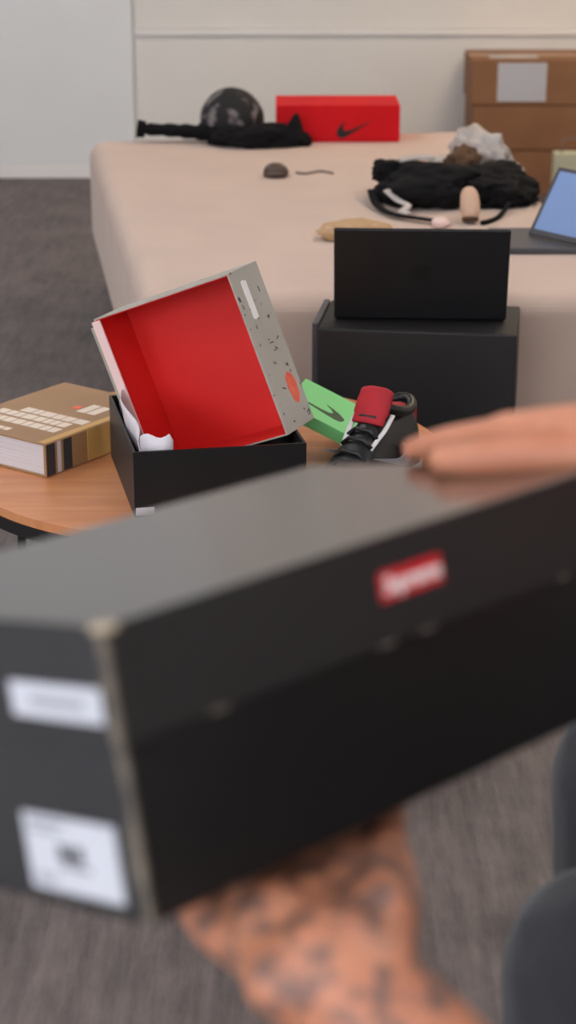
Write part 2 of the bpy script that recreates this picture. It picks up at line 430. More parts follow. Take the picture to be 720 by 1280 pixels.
# local: x 0..a along the upper rim, z 0..-b downwards, y 0..d away from the opening
box('back_panel', (0, d_ - t, -b_), (a_, d_, 0), sp_, rb, .0006)
lt = box('side_panel', (0, 0, -b_), (t, d_ - t, 0), sp_, rb, .0006)
rt = box('side_panel', (a_ - t, 0, -b_), (a_, d_ - t, 0), sp_, rb, .0006)
tp = box('top_panel', (t, 0, -t), (a_ - t, d_ - t, 0), sp_, rb, .0006)
bt = box('bottom_panel', (t, 0, -b_), (a_ - t, d_ - t, -b_ + t), sp_, rb, .0006)
e = .0012
box('red_liner', (t, d_ - t - e, -b_ + t), (a_ - t, d_ - t, -t), rd_, rb, 0)
box('red_liner', (t, .001, -b_ + t), (t + e, d_ - t - e, -t), rd_, rb, 0)
box('red_liner', (a_ - t - e, .001, -b_ + t), (a_ - t, d_ - t - e, -t), rd_, rb, 0)
box('red_liner', (t + e, .001, -t - e), (a_ - t - e, d_ - t - e, -t), rd_, rb, 0)
box('red_liner', (t + e, .001, -b_ + t), (a_ - t - e, d_ - t - e, -b_ + t + e), rd_, rb, 0)
# pale turned-in flap along the left rim, a torn grey strip beside it
box('paper_flap', (-.004, -.003, -b_ * .98), (.012, .0, -.004), M_['pink'], rb, .0005)
box('edge_strip', (-.012, .001, -b_ * .9), (-.0005, .02, -.012), sp_, lt, .0005)
# printing on the outer right side: white bar near the top, orange patch near the bottom
Mr = Matrix.Translation((a_, 0, 0)) @ Matrix.Rotation(PI / 2, 4, 'Y')   # local x->-z, y->y, z->x
Mside = Matrix(((0, 0, 1, a_), (0, 1, 0, 0), (-1, 0, 0, 0), (0, 0, 0, 1)))   # (down, depth, out)
prism('white_bar', [(.018, .032), (.020, .026), (.078, .026), (.081, .031), (.079, .042), (.021, .042)], (0, .0006), M_['whiteprint'], rt, Mside)
prism('orange_print', [(.175, .062), (.182, .052), (.20, .050), (.222, .056), (.228, .066), (.216, .076), (.195, .078), (.181, .072)], (0, .0006), M_['orange'], rt, Mside)
fl = bmesh.new(); rn = random.Random(11)
for k in range(13):
    x, y = rn.uniform(.02, .25), rn.uniform(.008, .085); l = rn.uniform(.002, .006); an = rn.uniform(0, PI)
    Mf = Mside @ Matrix.Translation((x, y, 0)) @ Matrix.Rotation(an, 4, 'Z')
    bm_box((-l, -.0009, 0), (l, .0009, .0004), 0, 1, fl, Mf)
from_bm('dark_fleck_print', fl, M_['printdark'], rt)['kind'] = 'stuff'

# white tissue paper spilling over the left side of the black box
def sheet(name, grid, m, lab, cat, thick=.0012):
    b = bmesh.new(); vs = [[b.verts.new(p) for p in row] for row in grid]
    for r0, r1 in zip(vs, vs[1:]):
        for j in range(len(r0) - 1): b.faces.new((r0[j], r0[j + 1], r1[j + 1], r1[j]))
    bmesh.ops.recalc_face_normals(b, faces=b.faces)
    bmesh.ops.solidify(b, geom=b.faces[:], thickness=thick)
    o = from_bm(name, b, m, None, True); return tag(o, lab, cat)
g = []
for i in range(17):
    s = i / 16
    base = A0 + ux_ * (.006 + .004 * math.sin(s * 9)) + uy_ * (LY * (.02 + .93 * s)) + Vector((0, 0, TZ + bh))
    hgt = .022 + .006 * noise.noise(Vector((s * 3, 2, 0))) + .022 * s
    g.append([base + ux_ * .012 + Vector((0, 0, -.045)), base + ux_ * .008 + Vector((0, 0, -.01)), base + ux_ * .003 + Vector((0, 0, hgt * .6)), base + ux_ * (.004 + .003 * math.sin(s * 9)) + Vector((0, 0, hgt))])
sheet('tissue_paper', g, M_['tissue'], 'white tissue paper along the left edge of the open black box', 'paper')
g = []
for i in range(9):
    s = i / 8
    base = A0 + ux_ * (.012 + .05 * s) + uy_ * (.010 + .004 * math.sin(s * 7)) + Vector((0, 0, TZ + bh))
    hg = .022 + .003 * math.sin(s * 8) - (.012 if s > .95 else 0)
    g.append([base + uy_ * .008 + Vector((0, 0, -.04)), base + uy_ * .002 + Vector((0, 0, 0)), base + Vector((0, 0, hg))])
sheet('tissue_paper', g, M_['tissue'], 'small white tissue flap at the front left corner of the open black box', 'paper')

# ================================================================ MINT GREEN BOX LID
P1, P2 = Vector((.030, 3.128, .452)), Vector((.199, 3.09, .3735))
gx = (P2 - P1).normalized(); gy0 = Vector((-.10, -.98, -.03)); gy = (gy0 - gx * gy0.dot(gx)).normalized(); gz = gx.cross(gy)
if gz.z < 0: gz = -gz
gl = empty('green_box_lid'); gl.matrix_world = frame(gx, gy, gx.cross(gy), P1)
sg = 1 if gx.cross(gy).z > 0 else -1
tag(gl, 'mint green shoe box lid with a dark swoosh, tilted behind the sneaker', 'box lid')
GLx, GLy = (P2 - P1).length, .16
def gbox(n, x0, y0, z0, x1, y1, z1, m, p): return box(n, (x0, y0, min(z0 * sg, z1 * sg)), (x1, y1, max(z0 * sg, z1 * sg)), M_[m], p, .0006)
gt = gbox('top_panel', 0, 0, -.003, GLx, GLy, 0, 'green', gl)
for nm, q in (('rim', (0, 0, .003, GLy)), ('rim', (GLx - .003, 0, GLx, GLy)), ('rim', (.003, 0, GLx - .003, .003)), ('rim', (.003, GLy - .003, GLx - .003, GLy))):
    gbox(nm, q[0], q[1], -.020, q[2], q[3], -.003, 'green', gl)
Ms = Matrix.Translation((.100, .115, 0)) @ Matrix.Rotation(math.radians(-24), 4, 'Z') @ Matrix.Diagonal((-.09, -.12, 1, 1))
prism('swoosh', SWOOSH, (0, .0006 * sg), M_['greendark'], gt, Ms)

# ================================================================ SNEAKER
def sneaker(loc, rz, lab):
    root = empty('sneaker', loc, rz); tag(root, lab, 'shoe')
    L = .275
    # local x heel(0) -> toe(L); width and height profiles
    def lerp(tab, x):
        for (x0, y0), (x1, y1) in zip(tab, tab[1:]):
            if x <= x1: 
                k = (x - x0) / (x1 - x0); k = k * k * (3 - 2 * k); return y0 + (y1 - y0) * k
        return tab[-1][1]
    W = [(0, .024), (.02, .033), (.07, .036), (.13, .040), (.19, .047), (.235, .044), (.262, .031), (.275, .012)]
    Hh = [(0, .105), (.02, .128), (.06, .122), (.10, .128), (.125, .126), (.16, .100), (.20, .070), (.24, .057), (.265, .046), (.275, .034)]
    def sole(z0, z1, grow, m, n):
        pts = []; K = 28
        xs = [L * (.5 - .5 * math.cos(PI * i / K)) for i in range(K + 1)]
        for x in xs: pts.append((x, -(lerp(W, x) + grow)))
        for x in reversed(xs): pts.append((x, lerp(W, x) + grow))
        return prism(n, pts, (z0, z1), m, root, bev=0)
    sole(0, .010, .004, M_['leather_black'], 'outsole')
    sole(.0101, .030, .003, M_['rubber_white'], 'midsole')
    b = bmesh.new(); rings = []; NX, NA = 34, 20
    for i in range(NX + 1):
        x = L * (.5 - .5 * math.cos(PI * i / NX)) * .985 + .002
        wv, h = lerp(W, x), lerp(Hh, x); ring = []
        for j in range(NA + 1):
            a = PI * j / NA; cx = math.cos(a); sx = math.sin(a)
            up = math.copysign(abs(cx) ** .75, cx) * wv; hz = .028 + (h - .028) * sx ** .62
            narrow = 1 - .28 * max(0, (hz - .05) / .08)
            ring.append(b.verts.new((x, up * narrow, hz)))
        rings.append(ring)
    for r0, r1 in zip(rings, rings[1:]):
        for j in range(NA): b.faces.new((r0[j], r0[j + 1], r1[j + 1], r1[j]))
    b.faces.new(rings[0]); b.faces.new(rings[-1][::-1])
    up = from_bm('upper', b, M_['leather_black'], root, True)
    # padded collar in red, with the dark ankle opening, and the red tongue
    ring = [(.058 + .046 * math.cos(a), .027 * math.sin(a), .124 + .012 * math.cos(a) ** 2 + .006 * math.cos(a)) for a in [i * 2 * PI / 28 for i in range(29)]]
    tube('collar', ring, .0085, M_['leather_black'], root, 10)
    b = bmesh.new(); bm_ball(b, (.058, 0, .122), (.040, .022, .008)); from_bm('ankle_opening', b, M_['leather_red'], root, True)
    tube('tongue', spline([(.132, 0, .118), (.122, 0, .132), (.110, 0, .150), (.098, 0, .168)], 5), [.028] * 5 + [.030] * 6 + [.029] * 3 + [.025, .016], M_['leather_red'], root, 14, ((1, 0, .6), .28))
    for k in range(5):
        x = .128 + k * .018; h = lerp(Hh, x) + .004
        tube('lace', [(x, -.026, h - .012), (x + .002, -.012, h), (x + .002, .012, h), (x, .026, h - .012)], .0032, M_['leather_black'], up, 8)
    for s in (-1, 1):
        tube('eyestay', spline([(.165, s * .024, .088), (.148, s * .027, .100), (.13, s * .030, .112), (.108, s * .031, .130)], 5), .0045, M_['rubber_white'], root, 8, ((0, 0, 1), .5))
        prism('swoosh', [((.06 + x * .135), (.045 + y * .09)) for x, y in SWOOSH], (0, .003), M_['grey_patch'], root, Matrix(((1, 0, 0, 0), (.045 * s, 0, s * 1.0, s * .036), (0, 1, 0, 0), (0, 0, 0, 1))))
    box('heel_tab', (-.004, -.014, .045), (.006, .014, .115), M_['leather_red'], root, .003)
    b = bmesh.new(); bm_ball(b, (.245, 0, .034), (.036, .043, .026), 3); from_bm('toe_cap', b, M_['leather_black'], root, True)
    return root
sneaker((.192, 2.930, TZ + .0005), math.radians(238), 'black and red sneaker with white laces standing beside the open black box')

# small yellow packet at the right of the table
yp = empty('yellow_packet', (.215, 2.99, TZ + .0005), math.radians(20)); tag(yp, 'small yellow card packet on the table by the fingers', 'packet')
box('card_body', (-.02, -.015, 0), (.02, .015, .03), M_['yellow'], yp, .001)
box('flap', (-.02, -.0165, .012), (.02, -.015, .03), M_['gold'], yp, .0004)

# ================================================================ BLACK BOX WITH THE LAPTOP
lb = empty('black_storage_box', (.054, 3.49, .0005), math.radians(-8)); tag(lb, 'tall matte black box between table and bed carrying the laptop', 'box')
bw, bd, bhh = .372, .225, .445
box('box_body', (.004, .004, 0), (bw - .004, bd - .004, bhh - .05), M_['blackcard_matte'], lb, .001)
box('lid', (0, 0, bhh - .19), (bw, bd, bhh), M_['blackcard_matte'], lb, .004)
box('side_flap', (-.012, .02, bhh - .20), (-.0005, bd - .01, bhh + .004), M_['grey_dev'], lb, .002)
lp = empty('laptop', (.250, 3.548, .4458), math.radians(-3)); tag(lp, 'black laptop seen from behind, standing open on the tall black box', 'laptop')
box('keyboard_base', (-.16, .0, 0), (.16, .15, .008), M_['laptop'], lp, .003)
Ml = Matrix.Translation((0, .0, .004)) @ Matrix.Rotation(math.radians(14), 4, 'X')
dl = box('display', (-.163, -.004, 0), (.163, .004, .186), M_['laptop'], lp, .003, Ml)
for i in range(2):
    for j in range(2):
        x, z = -.017 + i * .0175, .080 + j * .0175
        box('logo_square', (x, -.0046, z), (x + .0165, -.0039, z + .0165), M_['laptoplogo'], dl, 0, Ml)
tube('hinge', [(-.13, .002, .006), (.13, .002, .006)], .005, M_['laptop'], lp, 10)

# ================================================================ THINGS ON THE BED
# red shoe box with a black swoosh
rs = empty('red_shoe_box', (-.035, 5.615, ZB + .0005), math.radians(.5)); tag(rs, 'bright red shoe box with a black swoosh at the back of the bed', 'box')
box('box_body', (.002, .002, 0), (.358, .208, .085), M_['redcard'], rs, .001)
ld = box('lid', (0, 0, .006), (.360, .210, .106), M_['redcard'], rs, .0015)
bdS = Matrix.Translation((.175, 0, .012)) @ Matrix(((.105, 0, 0, 0), (0, 0, -1, 0), (0, .11, 0, 0), (0, 0, 0, 1)))
prism('swoosh', SWOOSH, (0, .001), M_['blackcard'], ld, bdS)

# black jacket with one sleeve stretched out to the left
jk = empty('jacket', (-.16, 5.60, ZB)); tag(jk, 'crumpled black jacket with a sleeve stretched to the left on the bed', 'jacket')
jw = Matrix.Translation((.16, -5.60, -ZB))
def W2(p, o): return tuple(Vector(p) - Vector(o))
JO = (-.16, 5.60, ZB)
lump('jacket_body', W2((-.09, 5.555, ZB + .022), JO), (.135, .062, .040), M_['cloth_black'], jk, .3, 1.5, 5, .35, .002, 3)
slv = spline([(-.16, 5.57, ZB + .028), (-.24, 5.60, ZB + .030), (-.33, 5.62, ZB + .034), (-.425, 5.62, ZB + .038)], 6)
tube('sleeve', [W2(p, JO) for p in slv], [.032 - .012 * i / 18 + .003 * math.sin(i * 2.1) for i in range(19)], M_['cloth_black'], jk, 12, ((0, 0, 1), .8))
tube('cuff', [W2(p, JO) for p in ((-.415, 5.62, ZB + .037), (-.438, 5.62, ZB + .040))], [.024, .026], M_['cloth_black'], jk, 12)
b = bmesh.new()
for p, r in (((.015, 5.55, ZB + .03), .034), ((.022, 5.552, ZB + .062), .02), ((.024, 5.553, ZB + .088), .008), ((.05, 5.548, ZB + .016), .022), ((-.02, 5.55, ZB + .025), .03)):
    bm_ball(b, W2(p, JO), (r, r * .8, r * .95))
bm_tube([W2((.015, 5.55, ZB + .02), JO), W2((.024, 5.553, ZB + .09), JO)], [.04, .008], 12, b)
bm_tube([W2((.015, 5.55, ZB + .02), JO), W2((.062, 5.547, ZB + .012), JO)], [.03, .01], 12, b)
remeshed('hood', b, M_['cloth_black'], jk, .004, 6)

# patterned cap resting on the jacket
cp = empty('cap', (-.163, 5.645, ZB + .03)); tag(cp, 'black and grey patterned cap resting on the black jacket', 'cap')
b = bmesh.new(); bmesh.ops.create_uvsphere(b, u_segments=36, v_segments=18, radius=1)
for v in list(b.verts):
    if v.co.z < -.35: v.co.z = -.35 + (v.co.z + .35) * .05
    an = math.atan2(v.co.y, v.co.x); k = 1 + .018 * math.cos(an * 6) + .02 * noise.noise(v.co * 2.5)
    v.co = Vector((v.co.x * .092 * k, v.co.y * .088 * k, (v.co.z + .35) * .090 * k))
cr = from_bm('crown', b, M_['cap'], cp, True)
b = bmesh.new(); bm_ball(b, (0, 0, .121), (.008, .008, .004)); from_bm('button', b, M_['cloth_black'], cp, True)
pts = []
for i in range(13): a = PI + PI * (i / 12); pts.append((.075 * math.cos(a), -.05 + .075 * math.sin(a) * .8))
prism('brim', pts, (.006, .010), M_['cloth_black'], cp, Matrix.Rotation(math.radians(8), 4, 'X'))
tube('hatband', [(.0925 * math.cos(i * PI / 16), .0885 * math.sin(i * PI / 16), .016) for i in range(33)], .006, M_['cloth_black'], cp, 8)

# brown pouch and grey cord
pc = empty('pouch', (-.032, 5.05, ZB)); tag(pc, 'small dark brown rounded pouch in the middle of the bed', 'pouch')
lump('pouch_body', (0, 0, .012), (.034, .03, .026), M_['brownleather'], pc, .08, 2, 3, .3, .001, 2)
tube('zip', [(-.025, -.022, .012), (0, -.0305, .016), (.025, -.022, .012)], .0016, M_['cord'], pc, 6)
crd = tube('cord', spline([(.022, 5.10, ZB + .003), (.045, 5.085, ZB + .003), (.07, 5.11, ZB + .003), (.09, 5.12, ZB + .003), (.119, 5.09, ZB + .003)], 6), .0035, M_['cord'], None, 8)
tag(crd, 'thin grey cord lying beside the brown pouch on the bed', 'cord')

# heap of black clothes on the right of the bed
gm = empty('black_garment', (.34, 4.72, ZB)); tag(gm, 'black garment with white stripes bundled on the bed behind the laptop', 'clothing')
GO = (.34, 4.72, ZB)
lump('garment_body', W2((.345, 4.72, ZB + .035), GO), (.135, .13, .058), M_['cloth_black'], gm, .26, 1.3, 5, .35, .002, 5, .1, .85)
lump('fold', W2((.255, 4.77, ZB + .06), GO), (.045, .05, .032), M_['cloth_black'], gm, .35, 2, 4, .6, .002, 9)
tube('strap', [W2(p, GO) for p in spline([(.205, 4.70, ZB + .03), (.215, 4.60, ZB + .012), (.25, 4.50, ZB + .010), (.31, 4.45, ZB + .010), (.37, 4.42, ZB + .008)], 6)], .011, M_['cloth_black'], gm, 8, ((0, 0, 1), .35))
tube('white_stripe', [W2(p, GO) for p in spline([(.238, 4.62, ZB + .045), (.262, 4.575, ZB + .030), (.285, 4.545, ZB + .022), (.270, 4.515, ZB + .014), (.285, 4.49, ZB + .014)], 6)], .010, M_['cloth_white'], gm, 8, ((0, -.3, 1), .3))
tube('white_stripe', [W2(p, GO) for p in spline([(.275, 4.73, ZB + .098), (.305, 4.755, ZB + .100), (.335, 4.75, ZB + .103), (.36, 4.76, ZB + .100)], 5)], .011, M_['cloth_white'], gm, 8, ((0, -.3, 1), .4))
gm2 = empty('black_trousers', (.51, 4.72, ZB)); tag(gm2, 'black crumpled trousers at the right end of the clothes heap', 'clothing')
GO2 = (.51, 4.72, ZB)
lump('trouser_body', W2((.505, 4.74, ZB + .030), GO2), (.095, .15, .056), M_['cloth_black'], gm2, .28, 1.4, 5, .35, .002, 12, -.2, .85)
lump('trouser_leg', W2((.565, 4.68, ZB + .018), GO2), (.045, .075, .024), M_['cloth_black'], gm2, .3, 2, 4, .6, .002, 15, -.5)
tube('drawstring', [W2(p, GO2) for p in spline([(.53, 4.58, ZB + .02), (.50, 4.50, ZB + .006), (.47, 4.44, ZB + .006), (.45, 4.42, ZB + .006)], 5)], .006, M_['cloth_black'], gm2, 8)
bb = empty('brown_scarf', (.45, 4.93, ZB)); tag(bb, 'brown scarf tucked behind the black clothes heap', 'scarf')
lump('scarf_body', (0, 0, .040), (.05, .06, .055), M_['cloth_brown'], bb, .3, 2.4, 4, .8, .002, 21)
lump('scarf_end', (-.055, .05, .016), (.04, .04, .02), M_['cloth_brown'], bb, .3, 2.4, 3, .8, .002, 22)
wt = empty('white_shirt', (.50, 5.12, ZB)); tag(wt, 'pale crumpled shirt at the top of the clothes heap near the boxes', 'clothing')
lump('shirt_body', (.01, .03, .045), (.060, .13, .060), M_['cloth_white'], wt, .3, 2.2, 4, .8, .002, 31, .3)
lump('shirt_sleeve', (-.075, .02, .018), (.05, .05, .022), M_['cloth_white'], wt, .3, 2.4, 4, .8, .002, 33)
lump('shirt_tail', (.075, -.13, .02), (.035, .08, .024), M_['cloth_white'], wt, .3, 2.4, 4, .8, .002, 35)
tr = empty('rolled_sock', (.425, 4.455, ZB)); tag(tr, 'peach rolled sock leaning on the front of the black heap', 'sock')
tube('sock_tube', spline([(0, -.015, .012), (0, -.002, .035), (0, .022, .055), (0, .045, .062)], 5), [.018, .020, .021, .022, .022, .023, .023, .023, .023, .022, .022, .021, .020, .019, .016, .008], M_['peach'], tr, 14)
tube('sock_cuff', [(0, -.017, .006), (0, -.0145, .014)], [.019, .020], M_['cloth_brown'], tr, 14)
tc_ = empty('cloth_roll', (.14, 4.27, ZB)); tag(tc_, 'flat tan cloth roll lying left of the laptop on the bed', 'clothing')
lump('roll_body', (.01, 0, .018), (.085, .045, .026), M_['tan'], tc_, .15, 2, 4, .5, .001, 41, .1)
tube('cloth_seam', spline([(-.06, -.025, .028), (0, -.03, .034), (.06, -.02, .034)], 5), .003, M_['peach'], tc_, 6)
ps = lump('pink_tag', (.352, 4.40, ZB + .010), (.020, .022, .012), M_['pink'], None, .15, 2, 3, .5, ZB + .001, 44); tag(ps, 'tiny pink cloth scrap just above the laptop top edge', 'cloth')

# dark device with a blue screen on the right front of the bed
dv = empty('open_laptop', (.60, 4.23, ZB + .0005)); tag(dv, 'dark grey open laptop with a blue screen at the right edge of the bed', 'laptop')
prism('keyboard_base', [(-.165, -.125), (.115, -.125), (.115, .095), (-.145, .095)], (0, .014), M_['grey_dev'], dv, bev=.003)
sx = Vector((.62, -.78, 0)).normalized(); sz = Vector((.42, .33, .85)); sz = (sz - sx * sz.dot(sx)).normalized(); sy = sz.cross(sx)
Md = frame(sx, sy, sz, (-.055, .0, .0165))
sc = box('display', (-.012, -.004, 0), (.20, .004, .165), M_['grey_dev'], dv, .003, Md)
for s_ in (-1, 1):
    box('screen_panel', (.0, s_ * .0043 - .0004, .014), (.19, s_ * .0043 + .0004, .155), M_['screen'], sc, 0, Md)

# ================================================================ CARDBOARD BOXES
def carton(x, y, z, wd, dp, h, lab, label=False, top=False):
    t = empty('cardboard_box', (x, y, z)); tag(t, lab, 'box', 'stacked cardboard boxes')
    bo = box('box_body', (0, 0, .0), (wd, dp, h - .004), M_['cardboard'], t, .003)
    box('flap', (0, 0, h - .004), (wd, dp / 2 - .001, h - .0005), M_['cardboard'], t, .001)
    box('flap', (0, dp / 2 + .001, h - .004), (wd, dp, h - .0005), M_['cardboard'], t, .001)
    box('tape', (-.0005, dp / 2 - .025, h - .0005), (wd, dp / 2 + .025, h), M_['tape'], t, 0)
    if label: 
        lb_ = box('shipping_label', (.095, -.001, .012), (.275, 0, .152), M_['label'], bo, 0)
        strokes('label_print', [(.11, .125 - k * .022, .11 + q, .129 - k * .022) for k, q in enumerate((.10, .06, .12))], (0, .0005), M_['label'], lb_, Matrix(((1, 0, 0, 0), (0, 0, -1, -.001), (0, 1, 0, 0), (0, 0, 0, 1))))
    if top: box('paper_sheet', (.07, .05, h), (.25, .17, h + .001), M_['cloth_white'], t, 0)
    return t
carton(.704, 7.205, .0005, .60, .33, .168, 'bottom cardboard box of the stack behind the bed')
carton(.686, 7.20, .169, .60, .33, .166, 'middle cardboard box of the stack behind the bed')
carton(.678, 7.195, .3355, .60, .33, .163, 'top cardboard box of the stack with a white label on its front', True, True)
pb = empty('paper_bag', (.985, 6.75, .0)); tag(pb, 'pale paper bag at the right in front of the cardboard boxes', 'bag')
prism('bag_body', [(-.055, -.03), (.055, -.03), (.055, .03), (-.055, .03)], (.0005, .235), mat('pale_paper', (206, 204, 176), .8, (196, 196, 168), 9), pb, bev=.004)
tube('bag_handle', spline([(-.03, -.02, .232), (-.025, -.02, .28), (.025, -.02, .28), (.03, -.02, .232)], 5), .003, M_['cord'], pb, 6)

# ================================================================ THE HELD BOX
HR = Matrix(((.69548, -.70401, -.14381), (.71734, .66866, .19576), (-.04165, -.2393, .97005)))
HT = Vector((-.0568, .6946, .9118))
HM = HR.to_4x4(); HM.translation = HT
L_, W_, H_, LD = .366, .233, .130, .051
hb = empty('held_shoe_box'); hb.matrix_world = HM
tag(hb, 'large black shoe box with a small red sticker held up in front', 'box')
i_ = .003
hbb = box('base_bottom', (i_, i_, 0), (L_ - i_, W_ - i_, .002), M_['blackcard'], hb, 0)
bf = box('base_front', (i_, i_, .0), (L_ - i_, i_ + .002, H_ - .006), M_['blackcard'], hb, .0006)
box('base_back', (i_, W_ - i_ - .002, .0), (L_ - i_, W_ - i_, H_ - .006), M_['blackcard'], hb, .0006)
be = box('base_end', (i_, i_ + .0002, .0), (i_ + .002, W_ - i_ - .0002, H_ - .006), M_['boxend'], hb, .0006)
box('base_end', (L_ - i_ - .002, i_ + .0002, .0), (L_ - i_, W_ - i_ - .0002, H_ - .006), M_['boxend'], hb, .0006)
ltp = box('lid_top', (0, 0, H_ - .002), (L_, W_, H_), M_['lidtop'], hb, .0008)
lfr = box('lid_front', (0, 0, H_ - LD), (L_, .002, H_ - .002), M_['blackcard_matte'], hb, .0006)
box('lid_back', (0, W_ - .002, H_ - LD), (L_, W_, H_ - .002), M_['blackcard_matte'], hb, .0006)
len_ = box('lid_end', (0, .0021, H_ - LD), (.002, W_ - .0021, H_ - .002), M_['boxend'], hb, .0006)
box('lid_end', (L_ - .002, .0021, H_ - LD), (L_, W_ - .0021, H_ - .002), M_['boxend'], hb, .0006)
# worn corner: bare card shows along the near vertical edge
wr = random.Random(3)
b = bmesh.new(); z = H_ - LD
while z < H_ - .004:
    h = wr.uniform(.006, .012); ww = wr.uniform(.0035, .007)
    bm_box((-.0006, -.0004, z), (.0015, ww, min(z + h, H_ - .001)), 0, 1, b); z += h * .9
from_bm('worn_edge', b, M_['worn'], len_)
b = bmesh.new(); z = .0
while z < H_ - LD - .003:
    h = wr.uniform(.010, .02); ww = wr.uniform(.003, .006)
    bm_box((i_ - .0006, i_ - .0004, z), (i_ + .0015, i_ + ww, min(z + h, H_ - LD)), 0, 1, b); z += h * .9
from_bm('worn_edge', b, M_['worn'], be)
box('worn_corner', (-.0008, -.0006, H_ - .003), (.008, .010, H_ + .0004), M_['worn2'], ltp, .001)
b = bmesh.new()
for x in (.05, .16, .19, .30):
    bm_box((x, -.0003, H_ - LD - .0003), (x + wr.uniform(.006, .012), .001, H_ - LD + wr.uniform(.0006, .0012)), 0, 1, b)
from_bm('worn_edge', b, M_['worn'], lfr)['kind'] = 'stuff'
# white labels on the end
def endlabel(n, y0, y1, z0, z1, x, par, marks):
    e_ = box(n, (x - .0006, y0, z0), (x, y1, z1), M_['label'], par, 0)
    # (right as seen -> -y, up -> z, out -> -x)
    Me = Matrix(((0, 0, -1, x - .0006), (-1, 0, 0, y1), (0, 1, 0, z0), (0, 0, 0, 1)))
    strokes('label_print', marks[0], (0, .0003), M_['print'], e_, Me)
    if marks[1]: strokes('label_print', marks[1], (0, .0003), M_['printdark'], e_, Me)
endlabel('lid_label', .009, .071, .0875, .103, 0, len_, ([(.014 + k * .0042, .006, .017 + k * .0042, .0095) for k in range(9)], []))
endlabel('size_label', .0185, .0825, .006, .041, i_, be, ([(.004, .031, .03, .0325), (.004, .027, .024, .0285), (.004, .006, .02, .0072), (.004, .003, .016, .0042)],
         [(.023, .015, .031, .0225), (.033, .015, .040, .0225), (.024, .012, .044, .0135)]))
# small red logo sticker with white italic lettering on the lid front
st = prism('logo_sticker', [(.1655, .0995), (.2105, .0995), (.2105, .1135), (.1655, .1135)], (0, .0006), M_['redsticker'], lfr, Matrix(((1, 0, 0, 0), (0, 0, -1, 0), (0, 1, 0, 0), (0, 0, 0, 1))), bev=.0002)
cu = bpy.data.curves.new('t', 'FONT'); cu.body = 'Supreme'; cu.size = .0115; cu.align_x = 'CENTER'; cu.align_y = 'CENTER'; cu.shear = .2; cu.offset = .00028; cu.extrude = .0002
to = bpy.data.objects.new('t', cu); COL.objects.link(to)
dg = bpy.context.evaluated_depsgraph_get(); tm = bpy.data.meshes.new_from_object(to.evaluated_get(dg)); bpy.data.objects.remove(to)
tm.transform(Matrix(((1, 0, 0, .188), (0, 0, -1, -.0008), (0, 1, 0, .1065), (0, 0, 0, 1)))); tm.materials.clear()
link('sticker_lettering', tm, M_['whiteprint'], st)

# ================================================================ THE PERSON HOLDING IT
PO = Vector((.60, .97, 0))
per = empty('person', PO); tag(per, 'person in dark clothes with tattooed hand, holding the black box from the right', 'person')
def Pl(p): return Vector(p) - PO
def hand(b, wrist, xh, zh, s, curls, spread, thumb, scale=1.0):
    """five-fingered hand: xh to the fingertips, zh back of the hand, s=+1 right / -1 left"""
    xh = Vector(xh).normalized(); zh = Vector(zh); zh = (zh - xh * zh.dot(xh)).normalized(); yh = zh.cross(xh)
    G = lambda x, y, z: Pl(Vector(wrist) + (xh * x + yh * (y * s) + zh * z) * scale)
    kn = [(.092, .032), (.097, .011), (.092, -.010), (.083, -.030)]
    # palm
    for (kx, ky) in kn:
        bm_limb(b, [G(-.01, ky * .55, 0), G(.04, ky * .9, .001), G(kx, ky, 0)], [.020, .0165, .0125])
    bm_limb(b, [G(.02, .022, -.010), G(.055, .028, -.008)], [.017, .013])
    bm_limb(b, [G(.02, -.022, -.008), G(.06, -.026, -.006)], [.016, .012])
    for (kx, ky), ln, cu_, sp in zip(kn, (.072, .080, .074, .058), curls, spread):
        p = Vector((kx, ky, 0)); ang = 0; pts = [p.copy()]; segs = (.47, .30, .23)
        for sg_, c in zip(segs, cu_):
            ang += math.radians(c); d = Vector((math.cos(ang) * math.cos(sp), math.sin(sp), -math.sin(ang)))
            p = p + d * ln * sg_; pts.append(p.copy())
        bm_limb(b, [G(*q) for q in pts], [.0105, .0095, .0087, .0074])
    bm_limb(b, [G(*q) for q in thumb], [.0165, .0135, .0112, .0088][:len(thumb)])

bm = bmesh.new()
nrm = HR @ Vector((0, 0, 1))
# right hand: flat on the lid along its right end
ex = HR @ Vector((0, 1, 0)); ey = HR @ Vector((1, 0, 0))
rw = HM @ Vector((.392, -.008, H_ - .002))
rx = (HM @ Vector((.398, .17, H_ - .004)) - rw).normalized()
rz = HR @ Vector((.6, 0, .8))
hand(bm, rw, rx, rz, 1, [(4, 4, 4), (10, 10, 8), (16, 14, 10), (20, 18, 12)], (.0, -.01, -.04, -.08),
     [(.020, .022, -.010), (.050, .046, -.022), (.078, .058, -.030), (.104, .062, -.032)], .96)
r_el, r_sh = Vector((.41, .85, .965)), Vector((.64, .99, 1.06))
bm_limb(bm, [Pl(rw - rx * .008), Pl(rw.lerp(r_el, .3)), Pl(rw.lerp(r_el, .7)), Pl(r_el)], [.027, .031, .040, .042])
bm_limb(bm, [Pl(r_el), Pl(r_el.lerp(r_sh, .5)), Pl(r_sh)], [.042, .050, .058])
